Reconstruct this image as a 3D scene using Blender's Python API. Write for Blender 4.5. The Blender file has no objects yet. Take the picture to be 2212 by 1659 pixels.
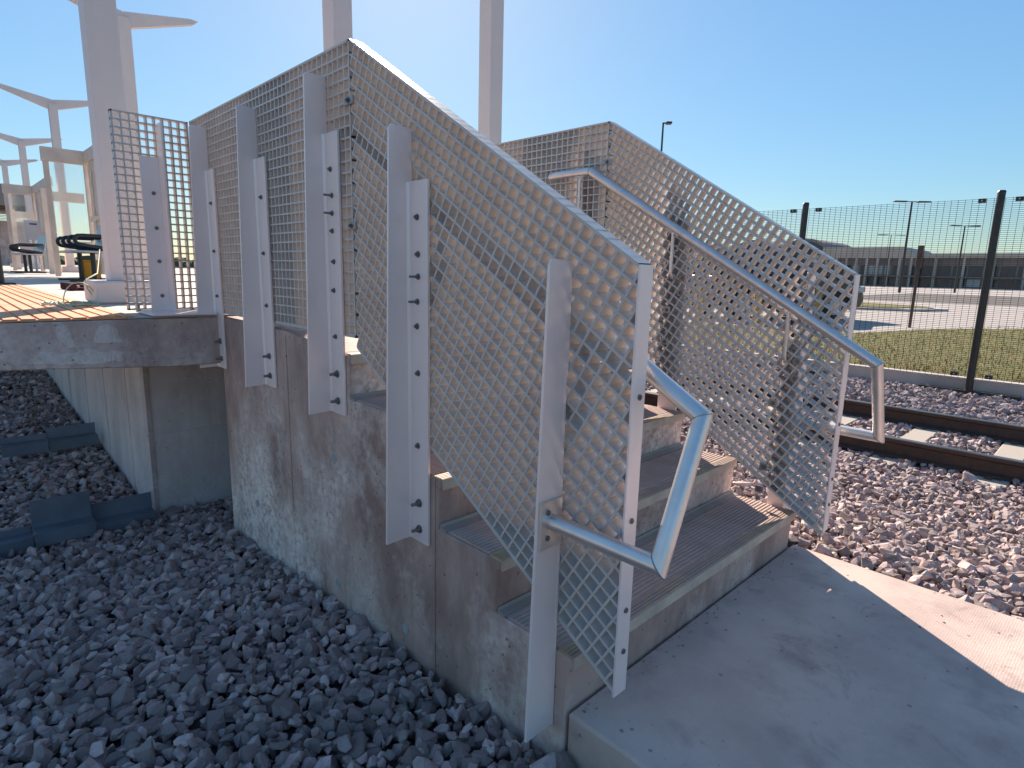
import bpy, bmesh, math, random
import numpy as np
from mathutils import Vector, Matrix
random.seed(7); rng = np.random.default_rng(7)
sc = bpy.context.scene
col = sc.collection
R = math.radians

# ------------------------------------------------------------------ camera
cam = bpy.data.cameras.new('camera'); camo = bpy.data.objects.new('camera', cam); col.objects.link(camo)
yw, pt, rl = R(135.6973), R(-10.6458), R(1.3731)
fw = Vector((math.cos(yw)*math.cos(pt), math.sin(yw)*math.cos(pt), math.sin(pt)))
rt = Vector((math.sin(yw), -math.cos(yw), 0)); up = rt.cross(fw)
r2 = rt*math.cos(rl)+up*math.sin(rl); u2 = -rt*math.sin(rl)+up*math.cos(rl)
m = Matrix((r2, u2, -fw)).transposed().to_4x4(); m.translation = (0.9123, -1.1432, 1.2057)
camo.matrix_world = m
cam.sensor_width = 36; cam.lens = 36*1282.57/2212; cam.clip_start = .05; cam.clip_end = 3000
sc.camera = camo

# ------------------------------------------------------------------ light
SUN_DIR = Vector((-0.825, 0.566, 0)).normalized(); EL = R(30.4)
sd = Vector((SUN_DIR.x*math.cos(EL), SUN_DIR.y*math.cos(EL), math.sin(EL)))
sun = bpy.data.lights.new('sun', 'SUN'); sun.energy = 4.2; sun.angle = R(.5); sun.color = (1, .89, .76)
suno = bpy.data.objects.new('sun', sun); col.objects.link(suno)
suno.rotation_euler = sd.to_track_quat('Z', 'Y').to_euler()
w = bpy.data.worlds.new('World'); sc.world = w; w.use_nodes = True
nt = w.node_tree; bg = nt.nodes['Background']
sky = nt.nodes.new('ShaderNodeTexSky'); sky.sky_type = 'NISHITA'; sky.sun_disc = False
sky.sun_elevation = EL; sky.sun_rotation = math.atan2(SUN_DIR.x, SUN_DIR.y)
sky.altitude = 0; sky.air_density = 1.0; sky.dust_density = 0.25; sky.ozone_density = 6.0
# even out the sky the way the phone's exposure did (luminance only), then a camera white balance tint
bw = nt.nodes.new('ShaderNodeRGBToBW'); nt.links.new(sky.outputs[0], bw.inputs[0])
pw = nt.nodes.new('ShaderNodeMath'); pw.operation = 'POWER'; pw.inputs[1].default_value = -.44; nt.links.new(bw.outputs[0], pw.inputs[0])
vs_ = nt.nodes.new('ShaderNodeVectorMath'); vs_.operation = 'SCALE'; hs = nt.nodes.new('ShaderNodeHueSaturation'); hs.inputs['Saturation'].default_value = 1.06; nt.links.new(sky.outputs[0], hs.inputs['Color']); nt.links.new(hs.outputs[0], vs_.inputs[0]); nt.links.new(pw.outputs[0], vs_.inputs['Scale'])
tn = nt.nodes.new('ShaderNodeVectorMath'); tn.operation = 'MULTIPLY'; tn.inputs[1].default_value = (.765, .745, .635); nt.links.new(vs_.outputs[0], tn.inputs[0])
nt.links.new(tn.outputs[0], bg.inputs[0]); bg.inputs[1].default_value = .15
sc.view_settings.view_transform = 'Standard'; sc.view_settings.look = 'None'
sc.view_settings.gamma = 1; sc.view_settings.use_curve_mapping = False
sc.view_settings.exposure = 1.3
sc.cycles.max_bounces = 8; sc.cycles.diffuse_bounces = 5

# ------------------------------------------------------------------ materials
def mat(name, c, rough=.8, metal=0., c2=None, scale=6., detail=6., thr=(.35, .65), bump=0., bscale=40., c3=None, s3=1.2, t3=(.5,.62), island=0., stretch=(1,1,1), aniso=0., rvar=0.):
    m = bpy.data.materials.new(name); m.use_nodes = True
    N = m.node_tree.nodes; L = m.node_tree.links; p = N['Principled BSDF']
    p.inputs['Base Color'].default_value = (*c, 1); p.inputs['Roughness'].default_value = rough; p.inputs['Metallic'].default_value = metal
    tc = N.new('ShaderNodeTexCoord'); mp = N.new('ShaderNodeMapping'); L.new(tc.outputs['Object'], mp.inputs[0]); mp.inputs['Scale'].default_value = stretch
    out = None
    def ramp(sc_, t, det=detail):
        n = N.new('ShaderNodeTexNoise'); n.inputs['Scale'].default_value = sc_; n.inputs['Detail'].default_value = det; n.inputs['Roughness'].default_value = .62
        L.new(mp.outputs[0], n.inputs['Vector'])
        r = N.new('ShaderNodeMapRange'); r.inputs[1].default_value = t[0]; r.inputs[2].default_value = t[1]; L.new(n.outputs[0], r.inputs[0]); return r, n
    cur = None
    def mix(a, b, f):
        x = N.new('ShaderNodeMix'); x.data_type = 'RGBA'
        if isinstance(a, tuple): x.inputs[6].default_value = (*a, 1)
        else: L.new(a, x.inputs[6])
        if isinstance(b, tuple): x.inputs[7].default_value = (*b, 1)
        else: L.new(b, x.inputs[7])
        L.new(f, x.inputs[0]); return x.outputs[2]
    cur = c
    if c2:
        r, n = ramp(scale, thr); cur = mix(cur, c2, r.outputs[0])
    if c3:
        r, n = ramp(s3, t3); cur = mix(cur, c3, r.outputs[0])
    if island:
        g = N.new('ShaderNodeNewGeometry')
        h = N.new('ShaderNodeHueSaturation')
        mr = N.new('ShaderNodeMapRange'); mr.inputs[3].default_value = 1-island; mr.inputs[4].default_value = 1+island
        L.new(g.outputs['Random Per Island'], mr.inputs[0]); L.new(mr.outputs[0], h.inputs['Value'])
        if isinstance(cur, tuple): h.inputs['Color'].default_value = (*cur, 1)
        else: L.new(cur, h.inputs['Color'])
        cur = h.outputs[0]
    if not isinstance(cur, tuple): L.new(cur, p.inputs['Base Color'])
    if bump:
        n = N.new('ShaderNodeTexNoise'); n.inputs['Scale'].default_value = bscale; n.inputs['Detail'].default_value = 8; n.inputs['Roughness'].default_value = .7
        L.new(mp.outputs[0], n.inputs['Vector'])
        b = N.new('ShaderNodeBump'); b.inputs['Strength'].default_value = 1; b.inputs['Distance'].default_value = bump
        L.new(n.outputs[0], b.inputs['Height']); L.new(b.outputs[0], p.inputs['Normal'])
    if rvar:
        n = N.new('ShaderNodeTexNoise'); n.inputs['Scale'].default_value = 9; n.inputs['Detail'].default_value = 5; L.new(mp.outputs[0], n.inputs['Vector'])
        r = N.new('ShaderNodeMapRange'); r.inputs[3].default_value = rough-rvar; r.inputs[4].default_value = rough+rvar; L.new(n.outputs[0], r.inputs[0]); L.new(r.outputs[0], p.inputs['Roughness'])
    return m

M = {}
M['grate'] = mat('moulded_grating', (.54, .475, .44), .40, c2=(.61, .545, .50), scale=9, bump=.0006, bscale=90)
M['alu'] = mat('mill_aluminium', (.95, .80, .76), .40, .2, c2=(.86, .73, .69), scale=2.5, bump=.0003, bscale=30, rvar=.09, stretch=(1,1,.35))
M['rail'] = mat('satin_aluminium', (.80, .74, .71), .41, .8, c2=(.70, .65, .62), scale=14, bump=.0002, bscale=120, rvar=.07)
M['clipsteel'] = mat('clip_steel', (.42, .38, .36), .4, .7)
M['nut'] = mat('weathered_steel_nut', (.25, .23, .22), .4, .8)
def stained(name, base, dark, light, bump=.004):
    m = mat(name, base, .85, c2=dark, scale=2.2, thr=(.42, .62), bump=bump, bscale=55, detail=9, stretch=(1.6, 1.6, .75))
    N = m.node_tree.nodes; L = m.node_tree.links; p = N['Principled BSDF']
    prev = p.inputs['Base Color'].links[0].from_socket
    tc = N.new('ShaderNodeTexCoord')
    def noise(s, d, lo, hi, st=(1, 1, 1), off=(0,0,0)):
        mp = N.new('ShaderNodeMapping'); mp.inputs['Scale'].default_value = st; mp.inputs['Location'].default_value = off; L.new(tc.outputs['Object'], mp.inputs[0])
        n = N.new('ShaderNodeTexNoise'); n.inputs['Scale'].default_value = s; n.inputs['Detail'].default_value = d; n.inputs['Roughness'].default_value = .68; L.new(mp.outputs[0], n.inputs[0])
        r = N.new('ShaderNodeMapRange'); r.inputs[1].default_value = lo; r.inputs[2].default_value = hi; L.new(n.outputs[0], r.inputs[0]); return r.outputs[0]
    a = noise(1.25, 7, .48, .64, (1, 1, .8), (3, 1, 7)); b = noise(30, 8, .30, .56)
    mu = N.new('ShaderNodeMath'); mu.operation = 'MULTIPLY'; L.new(a, mu.inputs[0]); L.new(b, mu.inputs[1])
    x = N.new('ShaderNodeMix'); x.data_type = 'RGBA'; L.new(mu.outputs[0], x.inputs[0]); L.new(prev, x.inputs[6]); x.inputs[7].default_value = (*light, 1)
    # pinholes
    v = N.new('ShaderNodeTexVoronoi'); v.inputs['Scale'].default_value = 22; L.new(tc.outputs['Object'], v.inputs['Vector'])
    r = N.new('ShaderNodeMapRange'); r.inputs[1].default_value = .06; r.inputs[2].default_value = .12; r.inputs[3].default_value = 1; r.inputs[4].default_value = 0; L.new(v.outputs['Distance'], r.inputs[0])
    y = N.new('ShaderNodeMix'); y.data_type = 'RGBA'; L.new(r.outputs[0], y.inputs[0]); L.new(x.outputs[2], y.inputs[6]); y.inputs[7].default_value = (dark[0]*.5, dark[1]*.5, dark[2]*.5, 1)
    # vertical streaks
    s = noise(7, 6, .55, .95, (2.2, 2.2, .14))
    z = N.new('ShaderNodeMix'); z.data_type = 'RGBA'; L.new(s, z.inputs[0]); L.new(y.outputs[2], z.inputs[6]); z.inputs[7].default_value = (dark[0]*.8, dark[1]*.8, dark[2]*.85, 1)
    L.new(z.outputs[2], p.inputs['Base Color'])
    return m
M['conc'] = stained('stained_concrete', (.56, .385, .32), (.33, .205, .165), (.90, .75, .66))
M['concpier'] = stained('pier_concrete', (.70, .58, .54), (.55, .45, .42), (.78, .68, .65), .002)
M['concedge'] = stained('edge_concrete', (.55, .40, .35), (.37, .26, .23), (.74, .62, .57), .005)
M['pad'] = mat('pad_concrete', (.60, .45, .38), .9, c2=(.51, .37, .315), scale=2.6, thr=(.42, .58), c3=(.42, .30, .26), s3=4.3, t3=(.52, .68), bump=.0015, bscale=70, detail=8)
M['deck'] = mat('deck_concrete', (.56, .48, .41), .9, c2=(.50, .43, .37), scale=2.5, bump=.001, bscale=40, stretch=(3, .7, 1))
M['orange'] = mat('tactile_orange', (.72, .30, .13), .7, c2=(.72, .37, .20), scale=7, thr=(.4, .62))
M['tread'] = mat('ribbed_tread', (.45, .30, .25), .8, c2=(.54, .385, .32), scale=3, bump=.0012, bscale=120, stretch=(1.2,3,1))
M['groove'] = mat('tread_groove_grit', (.30, .205, .17), .95, c2=(.46, .32, .265), scale=2.6, thr=(.38, .52))
M['backstrip'] = mat('back_angle', (.38, .31, .27), .6, .1, c2=(.30, .24, .20), scale=8)
M['yellow'] = mat('worn_yellow_nosing', (.52, .35, .19), .65, c2=(.38, .27, .215), scale=7, thr=(.34, .5), bump=.0008, bscale=90)
M['lip'] = mat('nosing_lip', (.66, .53, .42), .6, c2=(.48, .38, .30), scale=9, bump=.0008, bscale=80)
M['stone'] = mat('ballast_stone', (.47, .35, .32), .9, c2=(.28, .195, .19), scale=15, thr=(.35, .65), c3=(.46, .41, .36), s3=28, t3=(.5, .75), bump=.004, bscale=60, island=.5)
M['gapfines'] = mat('gap_shade_fines', (.05, .037, .035), .95, c2=(.10, .075, .07), scale=18, bump=.01, bscale=30)  # fines under the stones, colour darkened to paint black shade into the gaps
M['field'] = mat('pale_ballast', (.46, .38, .33), .95, c2=(.36, .29, .25), scale=9, bump=.02, bscale=20)  # ballast out of view, kept pale for the sunlight it bounces
M['white'] = mat('white_paint', (.74, .64, .61), .5, c2=(.68, .59, .56), scale=2, bump=.0003, bscale=30)
M['cream'] = mat('cream_primer', (.78, .63, .51), .6, c2=(.68, .52, .42), scale=3, thr=(.4,.65), bump=.0005, bscale=30)
M['black'] = mat('black_paint', (.02, .019, .018), .45, c2=(.035, .03, .027), scale=12)
M['blacktube'] = mat('black_tube', (.015, .014, .014), .35)
M['steelperf'] = mat('perforated_steel', (.42, .44, .50), .4, .6, c2=(.3, .32, .36), scale=40)
M['angle'] = mat('galvanised_angle', (.22, .25, .30), .5, .5, c2=(.16, .18, .22), scale=4, bump=.0005, bscale=30)
M['railsteel'] = mat('rusty_rail', (.065, .042, .035), .7, .3, c2=(.10, .06, .045), scale=20, bump=.0006, bscale=60)
M['railhead'] = mat('worn_rail_head', (.30, .25, .22), .35, .9, c2=(.2, .15, .12), scale=12, stretch=(.3,3,1))
M['sleeper'] = mat('concrete_sleeper', (.40, .335, .28), .9, c2=(.42, .36, .30), scale=14, bump=.002, bscale=70)
M['curb'] = mat('low_wall_concrete', (.56, .49, .45), .9, c2=(.44, .375, .345), scale=1.6, bump=.001, bscale=40)
M['grass'] = mat('dry_grass', (.14, .115, .022), .95, c2=(.21, .16, .045), scale=1.2, thr=(.35, .65), bump=.02, bscale=45, c3=(.10, .13, .03), s3=5, t3=(.5,.65))
M['blade'] = mat('grass_blade', (.16, .135, .025), .95, c2=(.25, .19, .06), scale=2, island=.3)
M['lot'] = mat('parking_concrete', (.44, .375, .335), .9, c2=(.39, .33, .30), scale=.35, c3=(.38, .33, .31), s3=.07, t3=(.55,.7), bump=.001, bscale=8)
M['asphalt'] = mat('asphalt', (.10, .08, .07), .92, c2=(.14, .115, .10), scale=.5)
M['tan'] = mat('terminal_roof', (.50, .43, .36), .8, c2=(.42, .36, .30), scale=.2)
M['tdark'] = mat('terminal_wall', (.30, .25, .235), .8, c2=(.24, .20, .19), scale=.2)
M['glass'] = mat('dark_glass', (.045, .055, .075), .12)
M['pane'] = mat('pale_glazing', (.45, .50, .52), .2)
M['clear'] = mat('shelter_glass', (.96, .98, .98), .05)
M['clear'].node_tree.nodes['Principled BSDF'].inputs['Transmission Weight'].default_value = .95
M['car'] = mat('black_car_paint', (.008, .008, .01), .15); M['car'].node_tree.nodes['Principled BSDF'].inputs['Coat Weight'].default_value = .6
M['tyre'] = mat('tyre_rubber', (.02, .02, .02), .9)
M['redlamp'] = mat('red_lens', (.35, .01, .01), .2)
M['bollard'] = mat('yellow_bollard', (.75, .42, .03), .55, c2=(.62, .33, .03), scale=5)
M['orangebox'] = mat('orange_box', (.85, .36, .02), .6)
M['blue'] = mat('blue_print', (.03, .05, .25), .5)
M['cable'] = mat('pale_cable', (.45, .46, .30), .6)
M['cloth'] = mat('maroon_cloth', (.09, .02, .02), .9)
M['rust'] = mat('rusty_post', (.16, .09, .06), .85, c2=(.10, .06, .045), scale=6)
M['tree'] = mat('far_foliage', (.07, .09, .04), .9, c2=(.05, .065, .03), scale=.6)
M['plug'] = mat('grout_plug', (.42, .40, .39), .85, c2=(.34, .32, .31), scale=30)

# ------------------------------------------------------------------ mesh builder
class B:
    def __init__(s): s.v = []; s.f = []; s.mi = []; s.cm = 0
    def add(s, vs, fs):
        o = len(s.v); s.v += [tuple(x) for x in vs]; s.f += [tuple(i+o for i in f) for f in fs]; s.mi += [s.cm]*len(fs); return s
    def box(s, x0, x1, y0, y1, z0, z1):
        return s.add([(x0,y0,z0),(x1,y0,z0),(x1,y1,z0),(x0,y1,z0),(x0,y0,z1),(x1,y0,z1),(x1,y1,z1),(x0,y1,z1)],
                     [(0,3,2,1),(4,5,6,7),(0,1,5,4),(1,2,6,5),(2,3,7,6),(3,0,4,7)])
    def prism(s, poly, fn, a, b):          # poly of 2D points, fn(p,q,t)->xyz
        n = len(poly)
        vs = [fn(p, q, a) for p, q in poly]+[fn(p, q, b) for p, q in poly]
        return s.add(vs, [tuple(range(n))[::-1], tuple(range(n, 2*n))]+[(i, (i+1) % n, n+(i+1) % n, n+i) for i in range(n)])
    def xz(s, poly, y0, y1): return s.prism(poly, lambda p, q, t: (p, t, q), y0, y1)
    def yz(s, poly, x0, x1): return s.prism(poly, lambda p, q, t: (t, p, q), x0, x1)
    def xy(s, poly, z0, z1): return s.prism(poly, lambda p, q, t: (p, q, t), z0, z1)
    def beam(s, p0, p1, wd, ht, upv=(0, 0, 1)):
        p0 = Vector(p0); p1 = Vector(p1); d = (p1-p0).normalized(); sv = d.cross(Vector(upv))
        if sv.length < 1e-4: sv = Vector((1, 0, 0))
        sv.normalize(); u = sv.cross(d)
        vs = [p+sv*a*wd/2+u*b*ht/2 for p in (p0, p1) for a, b in ((-1,-1),(1,-1),(1,1),(-1,1))]
        return s.add(vs, [(3,2,1,0),(4,5,6,7),(0,1,5,4),(1,2,6,5),(2,3,7,6),(3,0,4,7)])
    def tube(s, pts, r, n=12, cap=True, r1=None):
        pts = [Vector(p) for p in pts]; d = (pts[1]-pts[0]).normalized()
        a = Vector((0, 0, 1)) if abs(d.z) < .9 else Vector((1, 0, 0))
        u = d.cross(a).normalized(); v = d.cross(u)
        ring = [(u*math.cos(2*math.pi*i/n)+v*math.sin(2*math.pi*i/n)) for i in range(n)]
        o = len(s.v); L = len(pts)
        for k, p in enumerate(pts):
            rr = r if r1 is None else r+(r1-r)*k/(L-1)
            if 0 < k < L-1:
                d1 = (pts[k]-pts[k-1]).normalized(); d2 = (pts[k+1]-pts[k]).normalized(); nn = (d1+d2).normalized()
                w_ = [q-d1*(q.dot(nn)/d1.dot(nn)) for q in ring]
                s.v += [tuple(p+q*rr) for q in w_]
                ring = [(q-d2*q.dot(d2)).normalized() for q in w_]
            else: s.v += [tuple(p+q*rr) for q in ring]
        for k in range(L-1):
            for i in range(n):
                j = (i+1) % n; s.f.append((o+k*n+i, o+k*n+j, o+(k+1)*n+j, o+(k+1)*n+i)); s.mi.append(s.cm)
        if cap:
            s.f.append(tuple(o+i for i in range(n))[::-1]); s.f.append(tuple(o+(L-1)*n+i for i in range(n))); s.mi += [s.cm]*2
        return s
def link(name, b, m, parent=None, smooth=False, kind=None, bevel=0, loc=None, label=None, auto=35):
    """ONE mesh object. verts are world coords; the parent's thing origin is removed."""
    me = bpy.data.meshes.new(name)
    org = Vector((0, 0, 0)); q = parent
    while q is not None: org += q.location; q = q.parent
    if loc is not None: org += Vector(loc)
    me.from_pydata([(v[0]-org.x, v[1]-org.y, v[2]-org.z) for v in b.v], [], b.f)
    ms = m if isinstance(m, (list, tuple)) else [m]
    for k in ms: me.materials.append(M[k] if isinstance(k, str) else k)
    if len(ms) > 1: me.polygons.foreach_set('material_index', b.mi)
    bm = bmesh.new(); bm.from_mesh(me); bmesh.ops.recalc_face_normals(bm, faces=bm.faces)
    if bevel: bmesh.ops.bevel(bm, geom=[e for e in bm.edges if len(e.link_faces) == 2 and e.calc_face_angle(0) > .6], offset=bevel, segments=1, affect='EDGES')
    bm.to_mesh(me); bm.free()
    if smooth:
        me.polygons.foreach_set('use_smooth', [True]*len(me.polygons)); me.set_sharp_from_angle(angle=R(auto))
    o = bpy.data.objects.new(name, me); col.objects.link(o)
    if parent: o.parent = parent
    if loc is not None: o.location = loc
    if kind: o['kind'] = kind
    if label: o['label'] = label
    return o
def thing(name, label, cat, loc=(0, 0, 0), group=None, rz=0):
    o = bpy.data.objects.new(name, None); o.empty_display_size = .1; col.objects.link(o); o.location = loc; o.rotation_euler = (0, 0, rz)
    o['label'] = label; o['category'] = cat
    if group: o['group'] = group
    return o
def tag(o, label, cat, group=None):
    o['label'] = label; o['category'] = cat
    if group: o['group'] = group
    return o
def copy_tree(o, parent=None):
    c = o.copy(); col.objects.link(c); c.parent = parent
    for ch in list(o.children): copy_tree(ch, c)
    return c
def inst(name, me, parent, loc, rot=(0, 0, 0)):      # loc relative to parent's origin chain given in world
    org = Vector((0, 0, 0)); q = parent
    while q is not None: org += q.location; q = q.parent
    o = bpy.data.objects.new(name, me); col.objects.link(o); o.parent = parent; o.location = Vector(loc)-org; o.rotation_euler = rot; return o

# ------------------------------------------------------------------ ground
def zgrav(x, y):
    x = np.asarray(x, float); y = np.asarray(y, float)
    left = np.where(x > -3.25, -.165+.075*x, -.165-.075*3.25 + .068*(-3.25-x))
    left = np.clip(left, -.5, .05)
    t = np.clip((y-1.55)/2.1, 0, 1); t = t*t*(3-2*t)
    right = -.045-.245*t+np.minimum(0, .05*(x+.2))*(1-t)
    right = np.maximum(right, -.33)
    r = np.where(y > .8, right, left)
    return r+.012*np.sin(x*3.1+y*1.7)*np.cos(y*2.3-x)
xs = np.unique(np.concatenate([np.array([-900, -500, -250, -120, -60, -30]), np.arange(-16, 8, .4), np.array([12, 25, 60, 120, 300, 700])]))
ys = np.unique(np.concatenate([np.array([-900, -400, -150, -60, -25]), np.arange(-10, 8.9, .35), np.array([8.98])]))
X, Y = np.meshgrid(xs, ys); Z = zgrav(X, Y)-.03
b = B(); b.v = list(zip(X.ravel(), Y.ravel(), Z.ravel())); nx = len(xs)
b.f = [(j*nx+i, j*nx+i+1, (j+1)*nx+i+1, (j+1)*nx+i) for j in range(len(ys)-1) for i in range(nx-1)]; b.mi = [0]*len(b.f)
bed = link('gravel_bed', b, 'gapfines', smooth=True, kind='structure')
b = B().box(-300, 300, -300, -2.75, -.5, -.13); link('ballast_field', b, 'field', kind='structure')  # unseen ground, added pale to bounce sunlight onto the shaded side
b = B().box(3.2, 300, -2.7, 8.9, -.5, -.14); link('ballast_field_east', b, 'field', kind='structure')  # more unseen pale ground behind the camera, added for bounce light
b = B().box(-1400, 1400, 9.2, 1600, -.6, -.13); link('parking_lot', b, 'lot', kind='structure')
b = B().xy([(-60, 9.2), (60, 9.2), (60, 27), (4, 23.6), (-1.2, 22.2), (-2.8, 19.5), (-3.9, 15.4), (-12, 14.2), (-60, 13.5)], -.128, -.10); link('lawn', b, 'grass', kind='structure')
b = B().xy([(-17, 47), (200, 50), (200, 88), (-17, 82)], -.1298, -.125); link('road', b, 'asphalt', kind='structure')
b = B().xy([(-5.0, 33.4), (-6.2, 30.6), (-11, 29.3), (-45, 29), (-45, 38.5), (-10.5, 38), (-6.2, 36)], -.129, -.02); link('kerb_island', b, 'curb', kind='structure', bevel=.03)
b = B().xy([(-5.6, 33.4), (-6.6, 31.2), (-11.2, 29.9), (-44.6, 29.6), (-44.6, 37.8), (-10.8, 37.4), (-6.7, 35.4)], -.02, .01); link('island_lawn', b, 'grass', kind='structure')
# grass blades on the lawn
b = B()
for _ in range(16000):
    y = 9.22+14*random.random()**1.5; x = -7+9*random.random()
    if y > 15 and x < -3.9+(y-15.4)*.27: continue
    a = random.random()*6.28; h = .02+.045*random.random(); wv = .006; dx, dy = math.cos(a), math.sin(a); tx, ty = random.uniform(-.02, .02), random.uniform(-.02, .02)
    b.add([(x-dx*wv, y-dy*wv, -.101), (x+dx*wv, y+dy*wv, -.101), (x+tx, y+ty, -.1+h)], [(0, 1, 2)])
o = link('grass', b, 'blade', kind='stuff'); tag(o, 'short dry yellow green grass blades on the lawn behind the fence', 'grass')

# concrete pad at the foot of the stairs
b = B().box(-.010, 9, .004, 1.60, -.5, 0)
pad = link('concrete_pavement', b, 'pad', kind='structure', bevel=.008)
# broom lines are fine relief
N = M['pad'].node_tree.nodes; L = M['pad'].node_tree.links
tc = N.new('ShaderNodeTexCoord'); mp = N.new('ShaderNodeMapping'); mp.inputs['Scale'].default_value = (1, 1, 1); mp.inputs['Rotation'].default_value = (0, 0, R(2)); L.new(tc.outputs['Object'], mp.inputs[0])
v_ = N.new('ShaderNodeTexVoronoi'); v_.inputs['Scale'].default_value = 13; v_.inputs['Randomness'].default_value = 1; L.new(tc.outputs['Object'], v_.inputs['Vector'])
mr_ = N.new('ShaderNodeMapRange'); mr_.inputs[1].default_value = .05; mr_.inputs[2].default_value = .10; mr_.inputs[3].default_value = 1; mr_.inputs[4].default_value = 0; L.new(v_.outputs['Distance'], mr_.inputs[0])
n_ = N.new('ShaderNodeTexNoise'); n_.inputs['Scale'].default_value = 4; n_.inputs['Detail'].default_value = 10; n_.inputs['Roughness'].default_value = .75; n_.inputs['Distortion'].default_value = 1.2; L.new(tc.outputs['Object'], n_.inputs['Vector'])
m2_ = N.new('ShaderNodeMapRange'); m2_.inputs[1].default_value = .56; m2_.inputs[2].default_value = .74; L.new(n_.outputs[0], m2_.inputs[0])
mx_ = N.new('ShaderNodeMath'); mx_.operation = 'MAXIMUM'; L.new(mr_.outputs[0], mx_.inputs[0]); L.new(m2_.outputs[0], mx_.inputs[1])
ml_ = N.new('ShaderNodeMath'); ml_.operation = 'MULTIPLY'; ml_.inputs[1].default_value = .8; L.new(mx_.outputs[0], ml_.inputs[0])
bs_ = N['Principled BSDF'].inputs['Base Color']; pv_ = bs_.links[0].from_socket
cm_ = N.new('ShaderNodeMix'); cm_.data_type = 'RGBA'; L.new(ml_.outputs[0], cm_.inputs[0]); L.new(pv_, cm_.inputs[6]); cm_.inputs[7].default_value = (.24, .165, .14, 1); L.new(cm_.outputs[2], bs_)
wv = N.new('ShaderNodeTexWave'); wv.bands_direction = 'X'; wv.inputs['Scale'].default_value = 41; wv.inputs['Distortion'].default_value = 3.5; wv.inputs['Detail'].default_value = 3; L.new(mp.outputs[0], wv.inputs['Vector'])
bp2 = N.new('ShaderNodeBump'); bp2.inputs['Distance'].default_value = .0012; bp2.inputs['Strength'].default_value = .22; L.new(wv.outputs[0], bp2.inputs['Height'])
pb = N['Principled BSDF']; prev = pb.inputs['Normal'].links[0].from_socket; L.new(prev, bp2.inputs['Normal']); L.new(bp2.outputs[0], pb.inputs['Normal'])

# ------------------------------------------------------------------ staircase
Rr, T, Wd = .175, .2917, 1.556
stair = thing('concrete_staircase', 'stained grey concrete staircase of five steps between the two grating guards', 'staircase', (-1.2, .778, 0))
prof = [(-2.6, -.9), (-.016, -.9), (-.016, 0), (-.010, Rr-.035), (0, Rr-.035), (0, Rr-.006)]
for k in range(1, 5):
    xn = -k*T
    prof += [(xn-.016, k*Rr-.006), (xn-.010, (k+1)*Rr-.035), (xn, (k+1)*Rr-.035), (xn, (k+1)*Rr-.006)]
prof += [(-1.75, .918), (-2.6, .925)]
link('body', B().xz(prof, 0, Wd), 'conc', stair, bevel=.004)
for k in range(5):
    xn = -k*T; z = (k+1)*Rr
    # ribbed tread plate
    pr = []; x = xn-(.268 if k < 4 else .24); z0 = z-.0055
    lip0 = xn-.055
    pr = [(lip0, z0), (x, z0), (x, z-.001)]
    x += .010
    while x < lip0-.017:
        pr += [(x, z-.001), (x+.0035, z-.001), (x+.0042, z+.0018), (x+.0132, z+.0018), (x+.0135, z-.001)]; x += .0168
    pr += [(lip0, z-.001)]
    tp = link('tread_plate', B().xz(pr, .012, Wd-.012), ['tread', 'groove'], stair)
    for pl in tp.data.polygons:
        if pl.normal.z > .3 and pl.area > .002 and pl.center.z+0 < z-.0005: pl.material_index = 1
    if k < 4: link('back_strip', B().xz([(xn-T-.009, z-.006), (xn-.2685, z-.006), (xn-.2685, z+.0012), (xn-T-.004, z+.006), (xn-T-.009, z+.016)], .003, Wd-.003), 'backstrip', stair)
    # nosing strip with ribs
    pr = [(xn+.004, z-.036), (xn+.004, z+.001)]; x = xn-.001
    while x > lip0+.008:
        pr += [(x, z+.0032), (x-.006, z+.0032), (x-.0075, z), (x-.010, z)]; x -= .0118
    pr += [(lip0+.0005, z), (lip0+.0005, z-.0055), (xn+.0005, z-.0055), (xn+.0005, z-.036)]
    bb = B(); bb.xz(pr, .004, Wd-.004)
    no = link('nosing', bb, ['yellow', 'lip'], stair)
    for pl in no.data.polygons:
        if pl.normal.x > .9 and pl.center.x+(-1.2) > xn+.003: pl.material_index = 1
# landing deck joining the platform and a metal cover plate near the bend
link('landing_slab', B().box(-3.4, -2.605, .0, 2.2, .66, .926), 'conc', stair)
# formwork joints and plugs on the flank
for xj in (-1.75, -.62): link('form_joint', B().box(xj, xj+.007, -.004, .01, -.5, .9 if xj < -1 else .52), 'conc', stair)
plug = None
for (px_, pz_) in ((-1.32, -.15), (-.80, -.02-.1), (-2.2, -.05), (-1.32, .42)):
    cb = B().tube([(px_, -.003, pz_), (px_, .01, pz_)], .019, 16)
    link('tie_hole_plug', cb, 'plug', stair)

# ------------------------------------------------------------------ guards
def clip(poly, hp):
    a, b_, c = hp; out = []
    for i in range(len(poly)):
        p, q = poly[i], poly[(i+1) % len(poly)]
        fp, fq = a*p[0]+b_*p[1]-c, a*q[0]+b_*q[1]-c
        if fp >= 0: out.append(p)
        if fp*fq < 0:
            t = fp/(fp-fq); out.append((p[0]+(q[0]-p[0])*t, p[1]+(q[1]-p[1])*t))
    return out
def clip_poly(poly, conv):
    A = sum(conv[i][0]*conv[(i+1) % len(conv)][1]-conv[(i+1) % len(conv)][0]*conv[i][1] for i in range(len(conv)))
    sg = 1 if A > 0 else -1
    for i in range(len(conv)):
        p, q = conv[i], conv[(i+1) % len(conv)]; nx_, ny_ = -(q[1]-p[1])*sg, (q[0]-p[0])*sg
        poly = clip(poly, (nx_, ny_, nx_*p[0]+ny_*p[1]))
        if len(poly) < 3: return []
    return poly
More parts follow.
